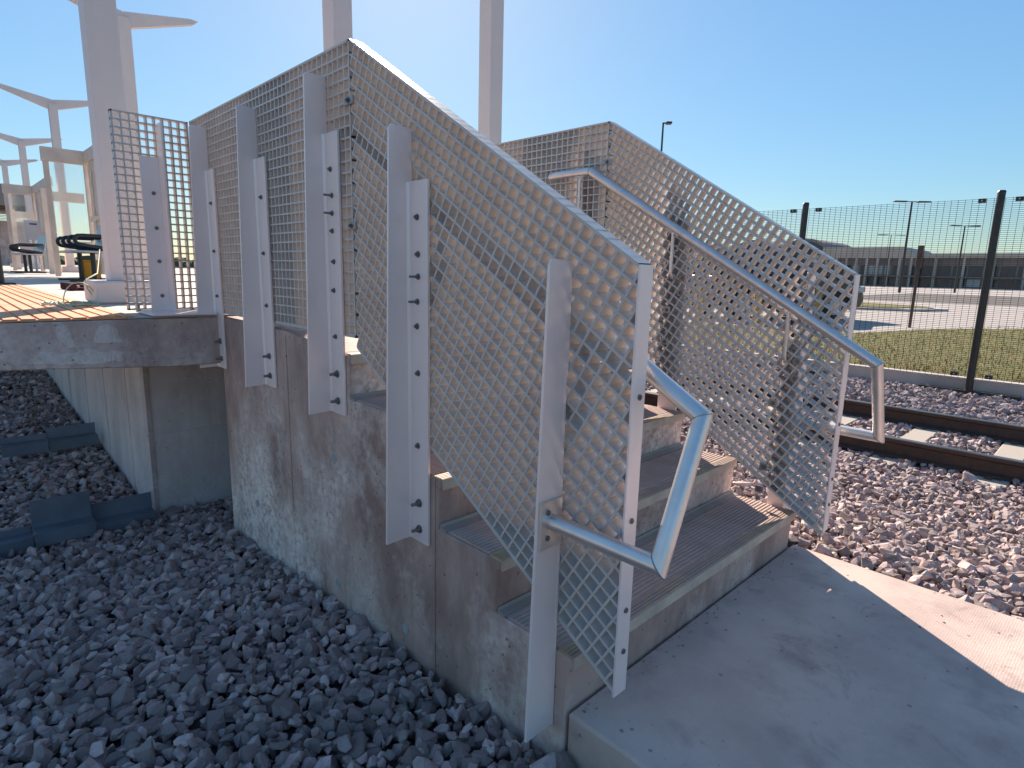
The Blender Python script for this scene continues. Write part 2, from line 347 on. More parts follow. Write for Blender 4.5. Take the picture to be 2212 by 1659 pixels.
def grating(conv, p0, ang, pitch, fn, d0, d1, wd=.0070, edges=()):
    b = B(); ca, sa = math.cos(ang), math.sin(ang)
    for fam in (0, 1):
        u = (ca, sa) if fam == 0 else (-sa, ca); n = (-sa, ca) if fam == 0 else (ca, sa)
        ins = .0005 if fam else 0
        for k in range(-60, 90):
            ox, oy = p0[0]+n[0]*k*pitch, p0[1]+n[1]*k*pitch; Lh = 4
            q = [(ox+u[0]*a*Lh+n[0]*s*wd/2, oy+u[1]*a*Lh+n[1]*s*wd/2) for a, s in ((-1,-1),(1,-1),(1,1),(-1,1))]
            q = clip_poly(q, conv)
            if len(q) >= 3: b.prism(q, fn, d0+ins, d1-ins)
    for i in edges:
        p, q = conv[i], conv[(i+1) % len(conv)]; cx_ = sum(c[0] for c in conv)/len(conv); cy_ = sum(c[1] for c in conv)/len(conv)
        dx, dy = q[0]-p[0], q[1]-p[1]; l = math.hypot(dx, dy); dx /= l; dy /= l; nx_, ny_ = -dy, dx
        if (cx_-p[0])*nx_+(cy_-p[1])*ny_ < 0: nx_, ny_ = -nx_, -ny_
        b.prism(clip_poly([(p[0]-dx*.02, p[1]-dy*.02), (q[0]+dx*.02, q[1]+dy*.02), (q[0]+dx*.02+nx_*.008, q[1]+dy*.02+ny_*.008), (p[0]-dx*.02+nx_*.008, p[1]-dy*.02+ny_*.008)], conv), fn, d0-.0006, d1+.0006)
    return b
SL = .6084; ZT = 1.993; XB = -1.115; XE = .134; XL = -2.90
def nut_mesh(stud):
    b = B(); b.tube([(0, 0, 0), (0, -.002, 0)], .0105, 14); b.tube([(0, -.002, 0), (0, -.008, 0)], .0075, 6); b.tube([(0, -.008, 0), (0, -.008-stud, 0)], .0042, 10)
    me = bpy.data.meshes.new('nut'); me.from_pydata(b.v, [], b.f); me.materials.append(M['nut']); return me
NUT_S, NUT_L, NUT_B = nut_mesh(.004), nut_mesh(.026), nut_mesh(.014)
def guard(side):
    my = (lambda y: y) if side == 0 else (lambda y: Wd-y)
    s = 1 if side == 0 else -1
    g = thing('guardrail', 'aluminium framed grating guard nearest the camera, along the gravel side of the stairs' if side == 0 else
              'farther grating guard with its handrail facing the camera, on the track side of the stairs', 'guardrail', (-1.2, my(.02), .9))
    xzf = lambda p, q, t: (p, my(t), q)
    y0, y1 = .003, .052
    conv = [(XL, .945), (XB-.004, .945), (XB-.004, ZT), (XL, ZT)]
    link('grating_panel', grating(conv, (XB-.004-.004, ZT-.004), 0, .0398, xzf, y0, y1, edges=(0, 1, 2, 3)), 'grate', g)
    ang = -math.atan(SL)
    dz_ = 0 if side == 0 else -.032  # far panel's lower edge dropped to block a stray light sliver on the pad
    conv = [(XB, .908+dz_), (XE, .908+dz_-SL*(XE-XB)), (XE, ZT-SL*(XE-XB)), (XB, ZT)]
    link('grating_panel', grating(conv, (XB, ZT-.0045), ang, .0398, xzf, y0, y1, edges=(0, 2)), 'grate', g)
    zt, zb = ZT-SL*(XE-XB), .908-SL*(XE-XB)
    link('end_channel', B().box(XE+.001, XE+.007, min(my(.001), my(.054)), max(my(.001), my(.054)), zb-.012, zt-.003), 'alu', g, bevel=.001)
    for zz in (zt-.31, zt-.62, zt-.86, zb+.11): inst('screw', SCREW, g, (XE+.007, my(.03), zz))
    # posts
    posts = [(-2.63, .644, 1.923, 1, 1.70), (-1.965, .64, 1.908, 1, 1.685), (-1.30, .631, 1.906, 1, 1.70), (-.745, .276, 1.646, 1, 1.48), (-.06, -.055, 1.24, -1, .95)]
    for i, (px_, zb_, zt_, fl, zf) in enumerate(posts):
        b = B(); th = .009
        leg = [(my(-.012), zb_), (my(-.112), zb_-.003), (my(-.082), zt_-.012), (my(-.072), zt_), (my(.002), zt_-.004), (my(.002), zf), (my(-.012), zf)]
        b.yz(leg, px_-th/2, px_+th/2)
        xf0, xf1 = (px_-th/2, px_+.105) if fl > 0 else (px_-.07, px_+th/2)
        b.box(xf0, xf1, min(my(-.012), my(-.002)), max(my(-.012), my(-.002)), zb_-.004, zf+.002)
        xr = px_+fl*th/2
        b.prism([(xr, my(-.012)), (xr+fl*.010, my(-.012)), (xr, my(-.022))], lambda p, q, t: (p, q, t), zb_, zf)
        po = link('post', b, 'alu', g, bevel=.0012)
        if fl > 0:
            xx = px_+.052
            zs = [(zf-.17, 0), (zf-.42, 0), (zf-.66, 0), (zf-.90, 0), (zb_+.145, 2), (zb_+.05, 2)]
            if i == 2: zs = [(zf-.13, 0), (zf-.225, 1), (zf-.29, 1), (zf-.355, 0), (zf-.47, 0), (zf-.58, 0), (zf-.76, 0), (zb_+.16, 2), (zb_+.05, 2)]
            if i == 3: zs = [(zf-.11, 0), (zf-.225, 0), (zf-.295, 1), (zf-.375, 1), (zf-.455, 0), (zf-.61, 0), (zf-.86, 0), (zb_+.14, 2), (zb_+.045, 2)]
            for zz, ty in zs:
                inst('nut', (NUT_S, NUT_L, NUT_B)[ty], po, (xx+random.uniform(-.004, .004), my(-.012), zz), (0, 0, 0 if side == 0 else math.pi)).scale = (1.45,)*3 if ty == 2 else (1,)*3
    # end bracket plate on the last post
    px_ = -.06+.0045
    pl = link('bracket_plate', B().box(px_, px_+.010, min(my(-.012), my(-.092)), max(my(-.012), my(-.092)), .50, .632), 'rail', g, bevel=.0015)
    for zz in (.602, .532): inst('screw', SCREW, pl, (px_+.010, my(-.068), zz))
    # handrail
    yr_ = .10
    p = [(-1.50, my(.062), 1.738), (-1.492, my(.075), 1.741), (-1.475, my(.089), 1.744), (-1.44, my(.098), 1.745), (-1.40, my(yr_), 1.745), (-1.19, my(yr_), 1.745), (.268, my(yr_), .888), (.272, my(-.05), .572), (px_+.008, my(-.05), .572)]
    hr = link('handrail', B().tube(p, .0215, 24), 'rail', g, smooth=True, auto=20)
    for k_ in (5, 6, 7):
        q0, q1, q2 = (Vector(p[k_-1]), Vector(p[k_]), Vector(p[k_+1])); d1 = (q1-q0).normalized(); nn = (d1+(q2-q1).normalized()).normalized()
        a1 = d1.cross(nn).normalized(); a2 = d1.cross(a1); rg = []
        for i in range(25):
            w_ = a1*math.cos(i*math.pi/12)+a2*math.sin(i*math.pi/12); rg.append(q1+(w_-d1*(w_.dot(nn)/d1.dot(nn)))*.0213)
        link('weld_bead', B().tube(rg, .0017, 6), 'nut' if k_ != 6 else 'clipsteel', hr, smooth=True)
    # brackets
    for bx_ in (-1.262, -.665, -.085):
        zt2 = 1.745 if bx_ < -1.19 else 1.745-(bx_+1.19)*.588
        pts = [(bx_, my(yr_), zt2-.018), (bx_, my(yr_), zt2-.21)]
        for a in range(1, 7): t = a/6*math.pi/2; pts.append((bx_, my(yr_-.028*(1-math.cos(t))), zt2-.21-.028*math.sin(t)))
        pts.append((bx_, my(.0), zt2-.238))
        br = link('handrail_bracket', B().tube(pts, .0085, 10), 'rail', g, smooth=True)
        link('saddle', B().beam((bx_-.035, my(yr_), zt2-.022+(.0205 if bx_ > -1.19 else 0)), (bx_+.035, my(yr_), zt2-.022-(.0205 if bx_ > -1.19 else 0)), .022, .004), 'rail', br)
        for dz, dx in ((-.238, .035), (-.31, .03)):
            link('washer', B().tube([(bx_+dx, my(.049), zt2+dz), (bx_+dx, my(.055), zt2+dz)], .017, 16), 'nut', br)
            inst('nut', NUT_S, br, (bx_+dx, my(.055), zt2+dz), (0, 0, math.pi if side == 0 else 0))
    # clips joining the panels
    for (cx_, cz_, yy) in ((XB-.002, 1.79, 1), (XB-.002, 1.36, 1)):
        ya = (my(.049), my(.058)) if side else (my(-.006), my(.003))
        cl = link('clip', B().box(cx_-.032, cx_+.026, min(ya), max(ya), cz_-.014, cz_+.014), 'clipsteel', g, bevel=.002)
        inst('nut', NUT_S, cl, (cx_, my(.058) if side else my(-.006), cz_), (0, 0, 0))
    for bx_, zz in ((-.68, 1.34), (-.70, 1.04), (-.70, .88), (-.11, 1.0), (-.13, .66), (-.14, .36), (-.15, .25)):
        if not side: continue
        cl = link('clip', B().box(bx_-.02, bx_+.02, my(.056), my(.049), zz-.017, zz+.017), 'clipsteel', g, bevel=.002)
        inst('nut', NUT_S, cl, (bx_, my(.056), zz), (0, 0, 0))
    return g
bb = B(); bb.tube([(0, 0, 0), (.0035, 0, 0)], .0075, 10); bb.tube([(.0035, 0, 0), (.006, 0, 0)], .0042, 6)
SCREW = bpy.data.meshes.new('screw'); SCREW.from_pydata(bb.v, [], bb.f); SCREW.materials.append(M['nut'])
gl = guard(0); gr = guard(1)
# return panel on the platform end
rp = thing('return_guard', 'narrow open grating screen with one post standing on the platform edge', 'guard panel', (-2.9, -.18, .93))
conv = [(-.372, .952), (-.004, .952), (-.004, 1.988), (-.372, 1.988)]
link('grating_panel', grating(conv, (-.368, 1.984), 0, .0398, lambda p, q, t: (t, p, q), -2.944, -2.902, edges=(0, 1, 2, 3)), 'grate', rp)
b = B(); b.box(-2.902, -2.80, -.165, -.156, .935, 1.93); b.box(-2.902, -2.893, -.255, -.165, .935, 1.74); rpo = None
b = B(); b.box(-2.900, -2.891, -.262, -.170, .945, 1.775); b.box(-2.900, -2.80, -.170, -.161, .945, 1.945)
rpo = link('post', b, 'alu', rp, bevel=.001)
for zz in (1.03, 1.22, 1.40, 1.585): inst('nut', NUT_S, rpo, (-2.891, -.205, zz), (0, 0, math.pi/2))
link('base_plate', B().box(-2.93, -2.575, -.335, -.02, .9385, .949), 'alu', rp, bevel=.003)
for yy in (-.32, -.05): inst('anchor_bolt', NUT_L, rp, (-2.91, yy, .95), (-math.pi/2, 0, 0))

# ------------------------------------------------------------------ platform
plat = thing('station_platform', 'raised concrete station platform deck with orange tactile strip along its edge', 'platform', (-2.6, 1.5, .9))
sec = [(-1.07, .72), (-.24, .665), (3.2, .665), (4.1, .72), (4.1, .925), (-1.07, .925)]
link('edge_beam', B().yz(sec, -2.9, -2.6), 'concedge', plat, bevel=.006)
link('deck', B().yz([(-1.068, .73), (-.24, .668), (3.2, .668), (4.1, .73), (4.1, .928), (-1.068, .928)], -60, -2.902), 'concedge', plat)
link('deck_surface', B().box(-60, -2.607, -.44, 4.09, .9285, .9345), 'deck', plat)
M['patch'] = stained('rough_patch', (.74, .62, .57), (.45, .34, .30), (.88, .80, .76), .012)
fx = lambda p, q, t: (t, p, q)
def jag(pl, n=7, a=.006):
    o = []
    for i in range(len(pl)):
        p, q = pl[i], pl[(i+1) % len(pl)]
        for k in range(n): t = k/n; o.append((p[0]+(q[0]-p[0])*t+random.uniform(-a, a), p[1]+(q[1]-p[1])*t+random.uniform(-a, a)*.8))
    return o
link('repair_patch', B().prism(jag([(-.567, .897), (-.53, .905), (-.492, .880), (-.477, .815), (-.535, .812), (-.593, .818), (-.585, .86)], 4, .003), fx, -2.6, -2.5965), 'patch', plat)
link('spalled_band', B().prism(jag([(-.92, .735), (-.86, .742), (-.80, .79), (-.70, .775), (-.62, .79), (-.55, .765), (-.483, .775), (-.478, .722), (-.60, .714), (-.75, .722)]), fx, -2.6, -2.5965), 'patch', plat)
link('spalled_band', B().prism(jag([(-.745, .91), (-.70, .912), (-.665, .80), (-.70, .795), (-.73, .85)]), fx, -2.6, -2.5968), 'patch', plat)
x = -2.61; k = 0
tile = None
while x > -30 and k < 44:
    w_ = .61
    bb = B(); ncell = 5
    bb.box(x-w_+.004, x-.002, -1.06, -.442, .9285, .936)
    yy = -1.052
    while yy < -.46:
        bb.box(x-w_+.004, x-.002, yy, yy+.048, .9361, .942)
        if k < 7:
            xx = x-w_+.010
            while xx < x-.02: bb.box(xx, xx+.011, yy+.0482, yy+.053, .9361, .9415); xx += .026
        yy += .0655
    link('tactile_tile', bb, 'orange', plat); x -= w_; k += 1
# pier under the deck
pier = thing('pier_wall', 'pale board marked concrete foundation wall under the platform deck', 'wall', (-3.3, 1.4, 0))
link('wall', B().box(-22, -3.3, -.262, 3.0, -1.2, .664), 'concpier', pier, bevel=.012)
for xj in (-3.75, -4.5, -5.3, -6.2, -7.2): link('form_joint', B().box(xj, xj+.018, -.268, -.26, -.8, .66), 'concpier', pier)
link('cold_joint', B().box(-3.306, -3.294, -.26, 2.9, .128, .136), 'concpier', pier)
link('chamfer_strip', B().box(-3.303, -3.292, -.25, -.225, -.9, .66), 'concedge', pier)

# ------------------------------------------------------------------ masts
def mast(x, y, label, grp, node=5.05, arms=True, wd=.178, block=True):
    t = thing('platform_mast', label, 'mast', (x, y, .93), grp)
    link('shaft', B().box(x-wd/2, x+wd/2, y-wd/2, y+wd/2, 1.085 if block else .93, node+.02), 'white', t, bevel=.006)
    if block: link('base_block', B().box(x-.22, x+.20, y-.20, y+.20, .936, 1.085), 'white', t, bevel=.012)
    if arms:
        for sg in (-1, 1):
            poly = [(y, node-.10), (y+sg*wd/2, node-.12), (y+sg*1.05, node+.20), (y+sg*1.12, node+.26), (y+sg*1.0, node+.27), (y, node+.10)]
            link('arm', B().yz(poly, x-.06 if sg < 0 else x-.058, x+.06 if sg < 0 else x+.058), 'white', t, bevel=.004)
    return t
mast(-4.0, -.165, 'broad white square mast on a base block behind the return panel', 'white masts on the platform', node=6.2)
mast(-4.0, 1.53, 'white square mast rising behind the peak of the near guard', 'white masts on the platform', node=6.2)
mast(-4.0, 3.24, 'white square mast standing alone between the two grating guards', 'white masts on the platform', node=6.2)
labs = ['tallest branching white mast just right of the broad mast', 'second branching white mast in the row, left of the broad mast', 'third branching white mast in the row, above the far shelter', 'smallest and farthest branching white mast at the left border']
for i, x in enumerate((-11.0, -18.5, -25.3, -31.4)): mast(x, 1.56, labs[i], 'white masts on the platform')

# ------------------------------------------------------------------ shelters, benches
def shelter(x, label, k=1.0):
    t = thing('wind_shelter', label, 'shelter', (x, 1.0, .93), 'wind shelters on the platform')
    zt = .935+2.28*k
    link('post', B().box(x-.05, x+.05, .56, .64, .94, zt-.02), 'cream', t, bevel=.004)
    link('post', B().box(x-.05, x+.05, 1.16, 1.26, .94, zt-.02), 'cream', t, bevel=.004)
    link('top_beam', B().box(x-.06, x+.06, .54, 1.275, zt-.24, zt), 'cream', t, bevel=.004)
    link('sill', B().box(x-.04, x+.04, .64, 1.16, 1.52, 1.585), 'white', t, bevel=.003)
    link('glass_pane', B().box(x-.004, x+.004, .642, 1.158, 1.59, zt-.245), 'clear', t)
    link('side_beam', B().box(x+.065, x+2.9, 1.165, 1.265, zt-.22, zt-.002), 'cream', t, bevel=.004)
    for a in range(3):
        xx = x+.2+a*.9
        link('wall_panel', B().box(xx, xx+.86, 1.19, 1.22, .99, zt-.225), 'cream', t, bevel=.003)
        link('batten', B().box(xx+.3, xx+.36, 1.165, 1.19, .99, zt-.225), 'cream', t)
    link('cross_batten', B().box(x+.2, x+2.85, 1.150, 1.165, 1.95, 2.03), 'cream', t)
    link('rear_post', B().box(x-2.4, x-2.3, .75, .95, .94, zt-.5), 'cream', t, bevel=.004)
    link('rear_beam', B().box(x-2.4, x-2.3, .955, 1.5, zt-.75, zt-.55), 'cream', t, bevel=.004)
    return t
shelter(-13.0, 'nearest cream steel wind shelter frame left of the broad mast')
shelter(-20.5, 'farther cream steel wind shelter frame seen through the nearest one', 1.0)
def bench(x, label):
    t = thing('platform_bench', label, 'bench', (x, .6-.33, .93), 'benches on the platform')
    L_ = 1.5
    link('backrest', B().add([(x, .65, 1.43), (x+L_, .65, 1.43), (x+L_, .73, 1.78), (x, .73, 1.78), (x, .67, 1.43), (x+L_, .67, 1.43), (x+L_, .75, 1.78), (x, .75, 1.78)], [(0,1,2,3),(4,5,6,7),(0,1,5,4),(1,2,6,5),(2,3,7,6),(3,0,4,7)]), 'steelperf', t)
    link('seat', B().box(x, x+L_, .17, .63, 1.335, 1.365), 'steelperf', t, bevel=.008)
    for a in range(4):
        xx = x+.02+a*(L_-.04)/3
        pts = [(xx, .65, 1.56), (xx, .29, 1.56)]
        for q in range(1, 9): th = q/8*math.pi; pts.append((xx, .25-.06*math.sin(th), 1.50+.06*math.cos(th)))
        pts += [(xx, .29, 1.435), (xx, .62, 1.385)]
        link('armrest', B().tube(pts, .024, 8), 'blacktube', t, smooth=True)
    for xx in (x+.25, x+L_-.25):
        link('leg', B().tube([(xx, .41, .945), (xx, .41, 1.335)], .032, 8), 'blacktube', t, smooth=True)
        link('foot', B().box(xx-.05, xx+.05, .12, .67, .936, .962), 'black', t, bevel=.004)
    t.location.y += .13
    return t
bench(-10.5, 'black tubular bench with perforated backrest in the nearest shelter')
bench(-17.6, 'black tubular bench inside the farther shelter')
# notice board, orange box, cloth, cable, dark post
t = thing('notice_board', 'white notice board with a blue bar inside the farther shelter', 'board', (-18.6, .9, 1.9))
link('panel', B().box(-18.62, -18.59, .72, 1.04, 1.72, 2.2), 'white', t, bevel=.003)
link('blue_bar', B().box(-18.589, -18.586, .83, .98, 2.10, 2.135), 'blue', t)
link('stem', B().box(-18.66, -18.63, .85, .90, .94, 2.1), 'white', t)
t = thing('storage_box', 'bright orange box on the platform under the bench seat', 'box', (-10.45, .7, .93))
link('body', B().box(-10.6, -10.3, .58, .80, .945, 1.22), 'orangebox', t, bevel=.01); link('lid', B().box(-10.61, -10.29, .57, .81, 1.2205, 1.24), 'orangebox', t, bevel=.004)
t = thing('black_post', 'dark post on a plate standing on the orange strip at the left border', 'post', (-8.0, -.58, .93))
link('shaft', B().tube([(-8, -.58, .95), (-8, -.58, 2.3)], .055, 14), 'black', t, smooth=True); link('base_plate', B().box(-8.17, -7.83, -.72, -.44, .938, .958), 'black', t, bevel=.004)
b = B()
for i in range(26):
    a = random.random()*6.28; rr = random.random()
    cx_, cy_ = -6.4+.35*rr*math.cos(a), -.05+.16*rr*math.sin(a); h = .02+.05*random.random(); q = random.random()*3
    b.beam((cx_-.08*math.cos(q), cy_-.08*math.sin(q), .937+h*.5), (cx_+.08*math.cos(q), cy_+.08*math.sin(q), .937+h*.4), .07, h)
tag(link('crumpled_cloth', b, 'cloth', bevel=.008), 'crumpled maroon cloth lying on the deck beside the broad mast', 'cloth')
b = B(); pts = []
for i in range(140):
    a = i*.42; rr = .12+.05*math.sin(i*.9)
    pts.append((-3.75+rr*1.3*math.cos(a)+.03*math.sin(i*1.7), -.52+rr*.9*math.sin(a), .943+.012*(i % 7)/7+.006*math.sin(i*2.1)))
b.tube(pts[::1], .0032, 5)
pts = [(-3.85, -.47, .945)]
for i in range(13): th = i/12*math.pi; pts.append((-3.9+.02*i/12, -.53+.09*(1-math.cos(th)), .945+.13*math.sin(th)))
b.tube(pts, .0035, 6); b.tube([(-3.9, -.35, .95), (-4.0, -.378, 1.03), (-4.05, -.375, 1.09), (-4.2, -.28, 1.13), (-4.5, -.2, 1.3)], .0045, 6)
tag(link('cable_coil', b, 'cable', smooth=True), 'loose coil of thin pale cable on the orange strip by the base block', 'cable')
# angle bars on the gravel slope
def angle_bar(x, y0, y1, z, h, label, d=.10, tw=0.0):
    b = B(); th = .006
    zz = lambda y: z+tw*(y-y0)
    b.add([(x-d, y0, zz(y0)), (x-d, y1, zz(y1)), (x-d, y1, zz(y1)+h), (x-d, y0, zz(y0)+h), (x-d+th, y0, zz(y0)), (x-d+th, y1, zz(y1)), (x-d+th, y1, zz(y1)+h), (x-d+th, y0, zz(y0)+h)], [(0,1,2,3),(4,5,6,7),(0,1,5,4),(1,2,6,5),(2,3,7,6),(3,0,4,7)])
    b.box(x-d+th, x, y0, y1, z, z+th); b.box(x-th, x, y0, y1, z-.075, z-.0005)
    return tag(link('steel_angle', b, 'angle', bevel=.001), label, 'steel angle', 'steel angles on the gravel slope')
angle_bar(-3.16, -.60, -.275, -.335, .11, 'lower steel angle touching the foundation wall corner')
angle_bar(-3.10, -.88, -.60, -.285, .165, 'tallest steel angle, in the middle of the lower row on the gravel', .11)
angle_bar(-3.13, -1.35, -.885, -.31, .045, 'lower steel angle running out at the left border')
angle_bar(-4.72, -.62, -.30, -.165, .09, 'upper steel angle beside the foundation wall')
angle_bar(-4.70, -.90, -.625, -.155, .05, 'upper steel angle at the left, farther from the wall')

# ------------------------------------------------------------------ track
tr = thing('railway_track', 'railway track with dark rails on pale concrete sleepers behind the stairs', 'railway track', (0, 5.5, -.3))
def rail(y):
    z = -.13
    pr = [(-.07, -.165), (.07, -.165), (.07, -.152), (.012, -.135), (.009, -.05), (.034, -.036), (.036, -.006), (.028, 0), (-.028, 0), (-.036, -.006), (-.034, -.036), (-.009, -.05), (-.012, -.135), (-.07, -.152)]
    b = B().yz([(y+p, z+q) for p, q in pr], -60, 25)
    o = link('rail', b, ['railsteel', 'railhead'], tr)
    for pl in o.data.polygons:
        if pl.normal.z > .6 and pl.center.z+(-.3) > z-.02: pl.material_index = 1
rail(4.75); rail(6.25)
b = B().prism([(-.13, -.2), (.13, -.2), (.105, .0), (-.105, .0)], lambda p, q, t: (p, t, q), -1.22, 1.22)
so = link('sleeper', b, 'sleeper', tr, bevel=.008, loc=(0, 0, 0)); sm = so.data
for v in sm.vertices: v.co += Vector((0, 5.5, -.3))
so.location = (-.36, 0, .004)
clipb = B(); pts = []
for i in range(10): th = i/9*math.pi*1.5; pts.append((.05*math.cos(th), .028*math.sin(th), .012))
clipb.tube(pts, .009, 6)
cme = bpy.data.meshes.new('rail_clip'); cme.from_pydata(clipb.v, [], clipb.f); cme.materials.append(M['railsteel'])
sl = [so]
for k in range(-14, 6):
    if k == 0: continue
    o = inst('sleeper', sm, tr, (0, 5.5, -.3)); o.location = (-.36+.73*k, random.uniform(-.01, .01), .004); sl.append(o)
for o in sl:
    if abs(o.location.x) < 4:
        for yy in (-.86, -.64, .64, .86):
            c = bpy.data.objects.new('rail_clip', cme); col.objects.link(c); c.parent = o; c.location = (0, yy, 0.002)

# low wall and mesh fence
tag(link('low_wall', B().box(-60, 40, 8.99, 9.195, -.7, -.085), 'curb', bevel=.008), 'low concrete retaining wall between the ballast and the lawn', 'wall')
fe = thing('mesh_fence', 'tall black fine wire mesh fence with round posts behind the track', 'fence', (-.44, 8.85, -.3))
for k in range(-6, 3):
    xx = -.44+2.4*k
    po = link('post', B().tube([(xx, 8.85, -.45), (xx, 8.85, 2.36)], .045, 14), 'black', fe, smooth=True)
    link('cap', B().tube([(xx, 8.85, 2.361), (xx, 8.85, 2.385)], .050, 14, r1=.038), 'black', po, smooth=True)
    link('base_plate', B().box(xx-.55, xx+.55, 8.80, 8.93, -.31, -.225), 'black', po)
    for zz in (-.02, 2.27):
        for s in (-1, 1):
            link('clamp', B().box(xx+s*.19-.04, xx+s*.19+.04, 8.845, 8.895, zz-.025, zz+.025), 'black', fe)
            link('washer', B().tube([(xx+s*.19, 8.845, zz), (xx+s*.19, 8.842, zz)], .009, 8), 'pane', fe)
for k in range(-6, 2):
    b = B(); x0, x1 = -.44+2.4*k+.045, -.44+2.4*(k+1)-.045; z0, z1 = -.07, 2.30; yy = 8.90
    z = z0
    while z <= z1+.001:
        b.box(x0, x1, yy, yy+.0035, z-.0022, z+.0022); z += .0254
    x = x0
    while x <= x1: b.box(x-.002, x+.002, yy-.0045, yy-.0003, z0, z1); x += .0762
    o = link('wire_mesh', b, 'black', fe); o['kind'] = 'stuff'

# ------------------------------------------------------------------ beyond the fence
def bollard(x, y, label):
    t = thing('bollard', label, 'bollard', (x, y, -.13), 'yellow bollards behind the fence')
    link('post', B().tube([(x, y, -.128), (x, y, .80), (x, y, .86), (x, y, .89)], .11, 18), 'bollard', t, smooth=True)
    link('dome', B().tube([(x, y, .8905), (x, y, .93), (x, y, .945)], .10, 18, r1=.03), 'bollard', t, smooth=True)
bollard(-7.24, 13.9, 'leftmost yellow bollard seen through the far guard')
bollard(-6.43, 15.68, 'middle yellow bollard seen through the far guard')
bollard(-6.02, 19.1, 'rightmost yellow bollard, nearest the end of the far guard')
# black suv, length along local x
def car():
    c0 = Vector((-7.9, 19.7, -.13)); t = thing('parked_car', 'black parked sport utility car behind the fence, seen through the far guard', 'car', c0, rz=math.atan2(4.0, 2.05))
    def lk(n, b, m, p=t, **k):
        b.v = [(x+c0.x, y+c0.y, z+c0.z) for x, y, z in b.v]; return link(n, b, m, p, **k)
    low = [(-2.35, .35), (-2.38, .75), (-2.3, 1.05), (-2.2, 1.12), (1.1, 1.10), (2.1, .98), (2.35, .85), (2.4, .5), (2.3, .3), (1.95, .3), (1.87, .55), (1.65, .75), (1.4, .78), (1.15, .7), (1.0, .5), (.95, .28), (-1.0, .28), (-1.05, .5), (-1.2, .7), (-1.45, .78), (-1.7, .72), (-1.9, .52), (-1.98, .35)]
    body = lk('body', B().prism(low, lambda p, q, s: (p, s, q), -.92, .92), 'car', smooth=True, bevel=.05)
    lo = [(-2.2, 1.1), (1.05, 1.1)]; hi = [(-1.95, 1.72), (.15, 1.75)]
    cab = B(); vs = [(lo[0][0], -.86, 1.1), (lo[1][0], -.86, 1.1), (lo[1][0], .86, 1.1), (lo[0][0], .86, 1.1), (hi[0][0], -.66, 1.74), (hi[1][0], -.66, 1.74), (hi[1][0], .66, 1.74), (hi[0][0], .66, 1.74)]
    cab.add(vs, [(0,1,2,3),(4,5,6,7),(0,1,5,4),(1,2,6,5),(2,3,7,6),(3,0,4,7)])
    lk('cabin', cab, 'car', bevel=.04, smooth=True)
    for s in (-1, 1):
        for (a, b_) in ((-2.0, -1.25), (-1.18, -.35), (-.28, .62)):
            h1 = min(b_, b_-.0 if b_ < .5 else .12)
            w_ = B(); w_.add([(a, s*.865, 1.14), (b_, s*.865, 1.14), (h1, s*.71, 1.66), (a+.03, s*.71, 1.66), (a, s*.835, 1.14), (b_, s*.835, 1.14), (h1, s*.68, 1.66), (a+.03, s*.68, 1.66)], [(0,1,2,3),(4,5,6,7),(0,1,5,4),(1,2,6,5),(2,3,7,6),(3,0,4,7)])
            lk('window', w_, 'glass')
        lk('tail_light', B().box(-2.40, -2.2, s*.93-.04, s*.93+.012, .85, 1.08), 'redlamp', bevel=.01)
        lk('headlight', B().box(2.12, 2.37, s*.86-.09, s*.86+.065, .74, .88), 'pane', bevel=.02)
        for xw in (-1.45, 1.42):
            wh = lk('wheel', B().tube([(xw, s*.93, .36), (xw, s*.70, .36)], .36, 24), 'tyre', smooth=True)
            lk('rim', B().tube([(xw, s*.935, .36), (xw, s*.91, .36)], .23, 12), 'steelperf', wh)
    lk('windscreen', B().add([(1.0, -.78, 1.14), (1.0, .78, 1.14), (.2, .62, 1.7), (.2, -.62, 1.7), (1.04, -.78, 1.16), (1.04, .78, 1.16), (.24, .62, 1.72), (.24, -.62, 1.72)], [(0,1,2,3),(4,5,6,7),(0,1,5,4),(1,2,6,5),(2,3,7,6),(3,0,4,7)]), 'glass')
    return t
car().scale = (1.28,)*3
# rusty sign post
t = thing('utility_post', 'rusty brown post standing on the pale pavement behind the fence', 'post', (-3.53, 19.6, -.13))
link('shaft', B().box(-3.565, -3.495, 19.56, 19.64, -.13, 1.6), 'rust', t, bevel=.006); link('head', B().box(-3.60, -3.46, 19.54, 19.66, 1.601, 2.25), 'rust', t, bevel=.01)
# lamp posts
def lamp(x, y, h, label, heads, r=.09):
    t = thing('lamp_post', label, 'lamp post', (x, y, -.13), 'lamp posts over the parking lot')
    link('pole', B().tube([(x, y, -.13), (x, y, h)], r, 8, r1=r*.6), 'black', t, smooth=True)
    d = Vector((.72, .69, 0))
    for s in heads:
        c = Vector((x, y, h-.03)); e = c+d*s*1.0
        b = B(); b.beam(c, c+d*s*.35, .08, .10); b.beam(c+d*s*.3, e, .45, .16)
        link('lamp_head', b, 'black', t, bevel=.03)
lamp(-25.07, 39.2, 12.35, 'single headed dark lamp post rising above the far guard', (.62,), .11)
lamp(-19.5, 86.5, 10.9, 'tallest double headed lamp post seen through the fence', (-2.2, 2.2), .17)
lamp(-16.5, 102.4, 9.0, 'double headed lamp post in front of the right building', (-2, 2), .14)
lamp(-38.3, 154, 11.4, 'faint distant double headed lamp post left of the tall one', (-3, 3), .13)
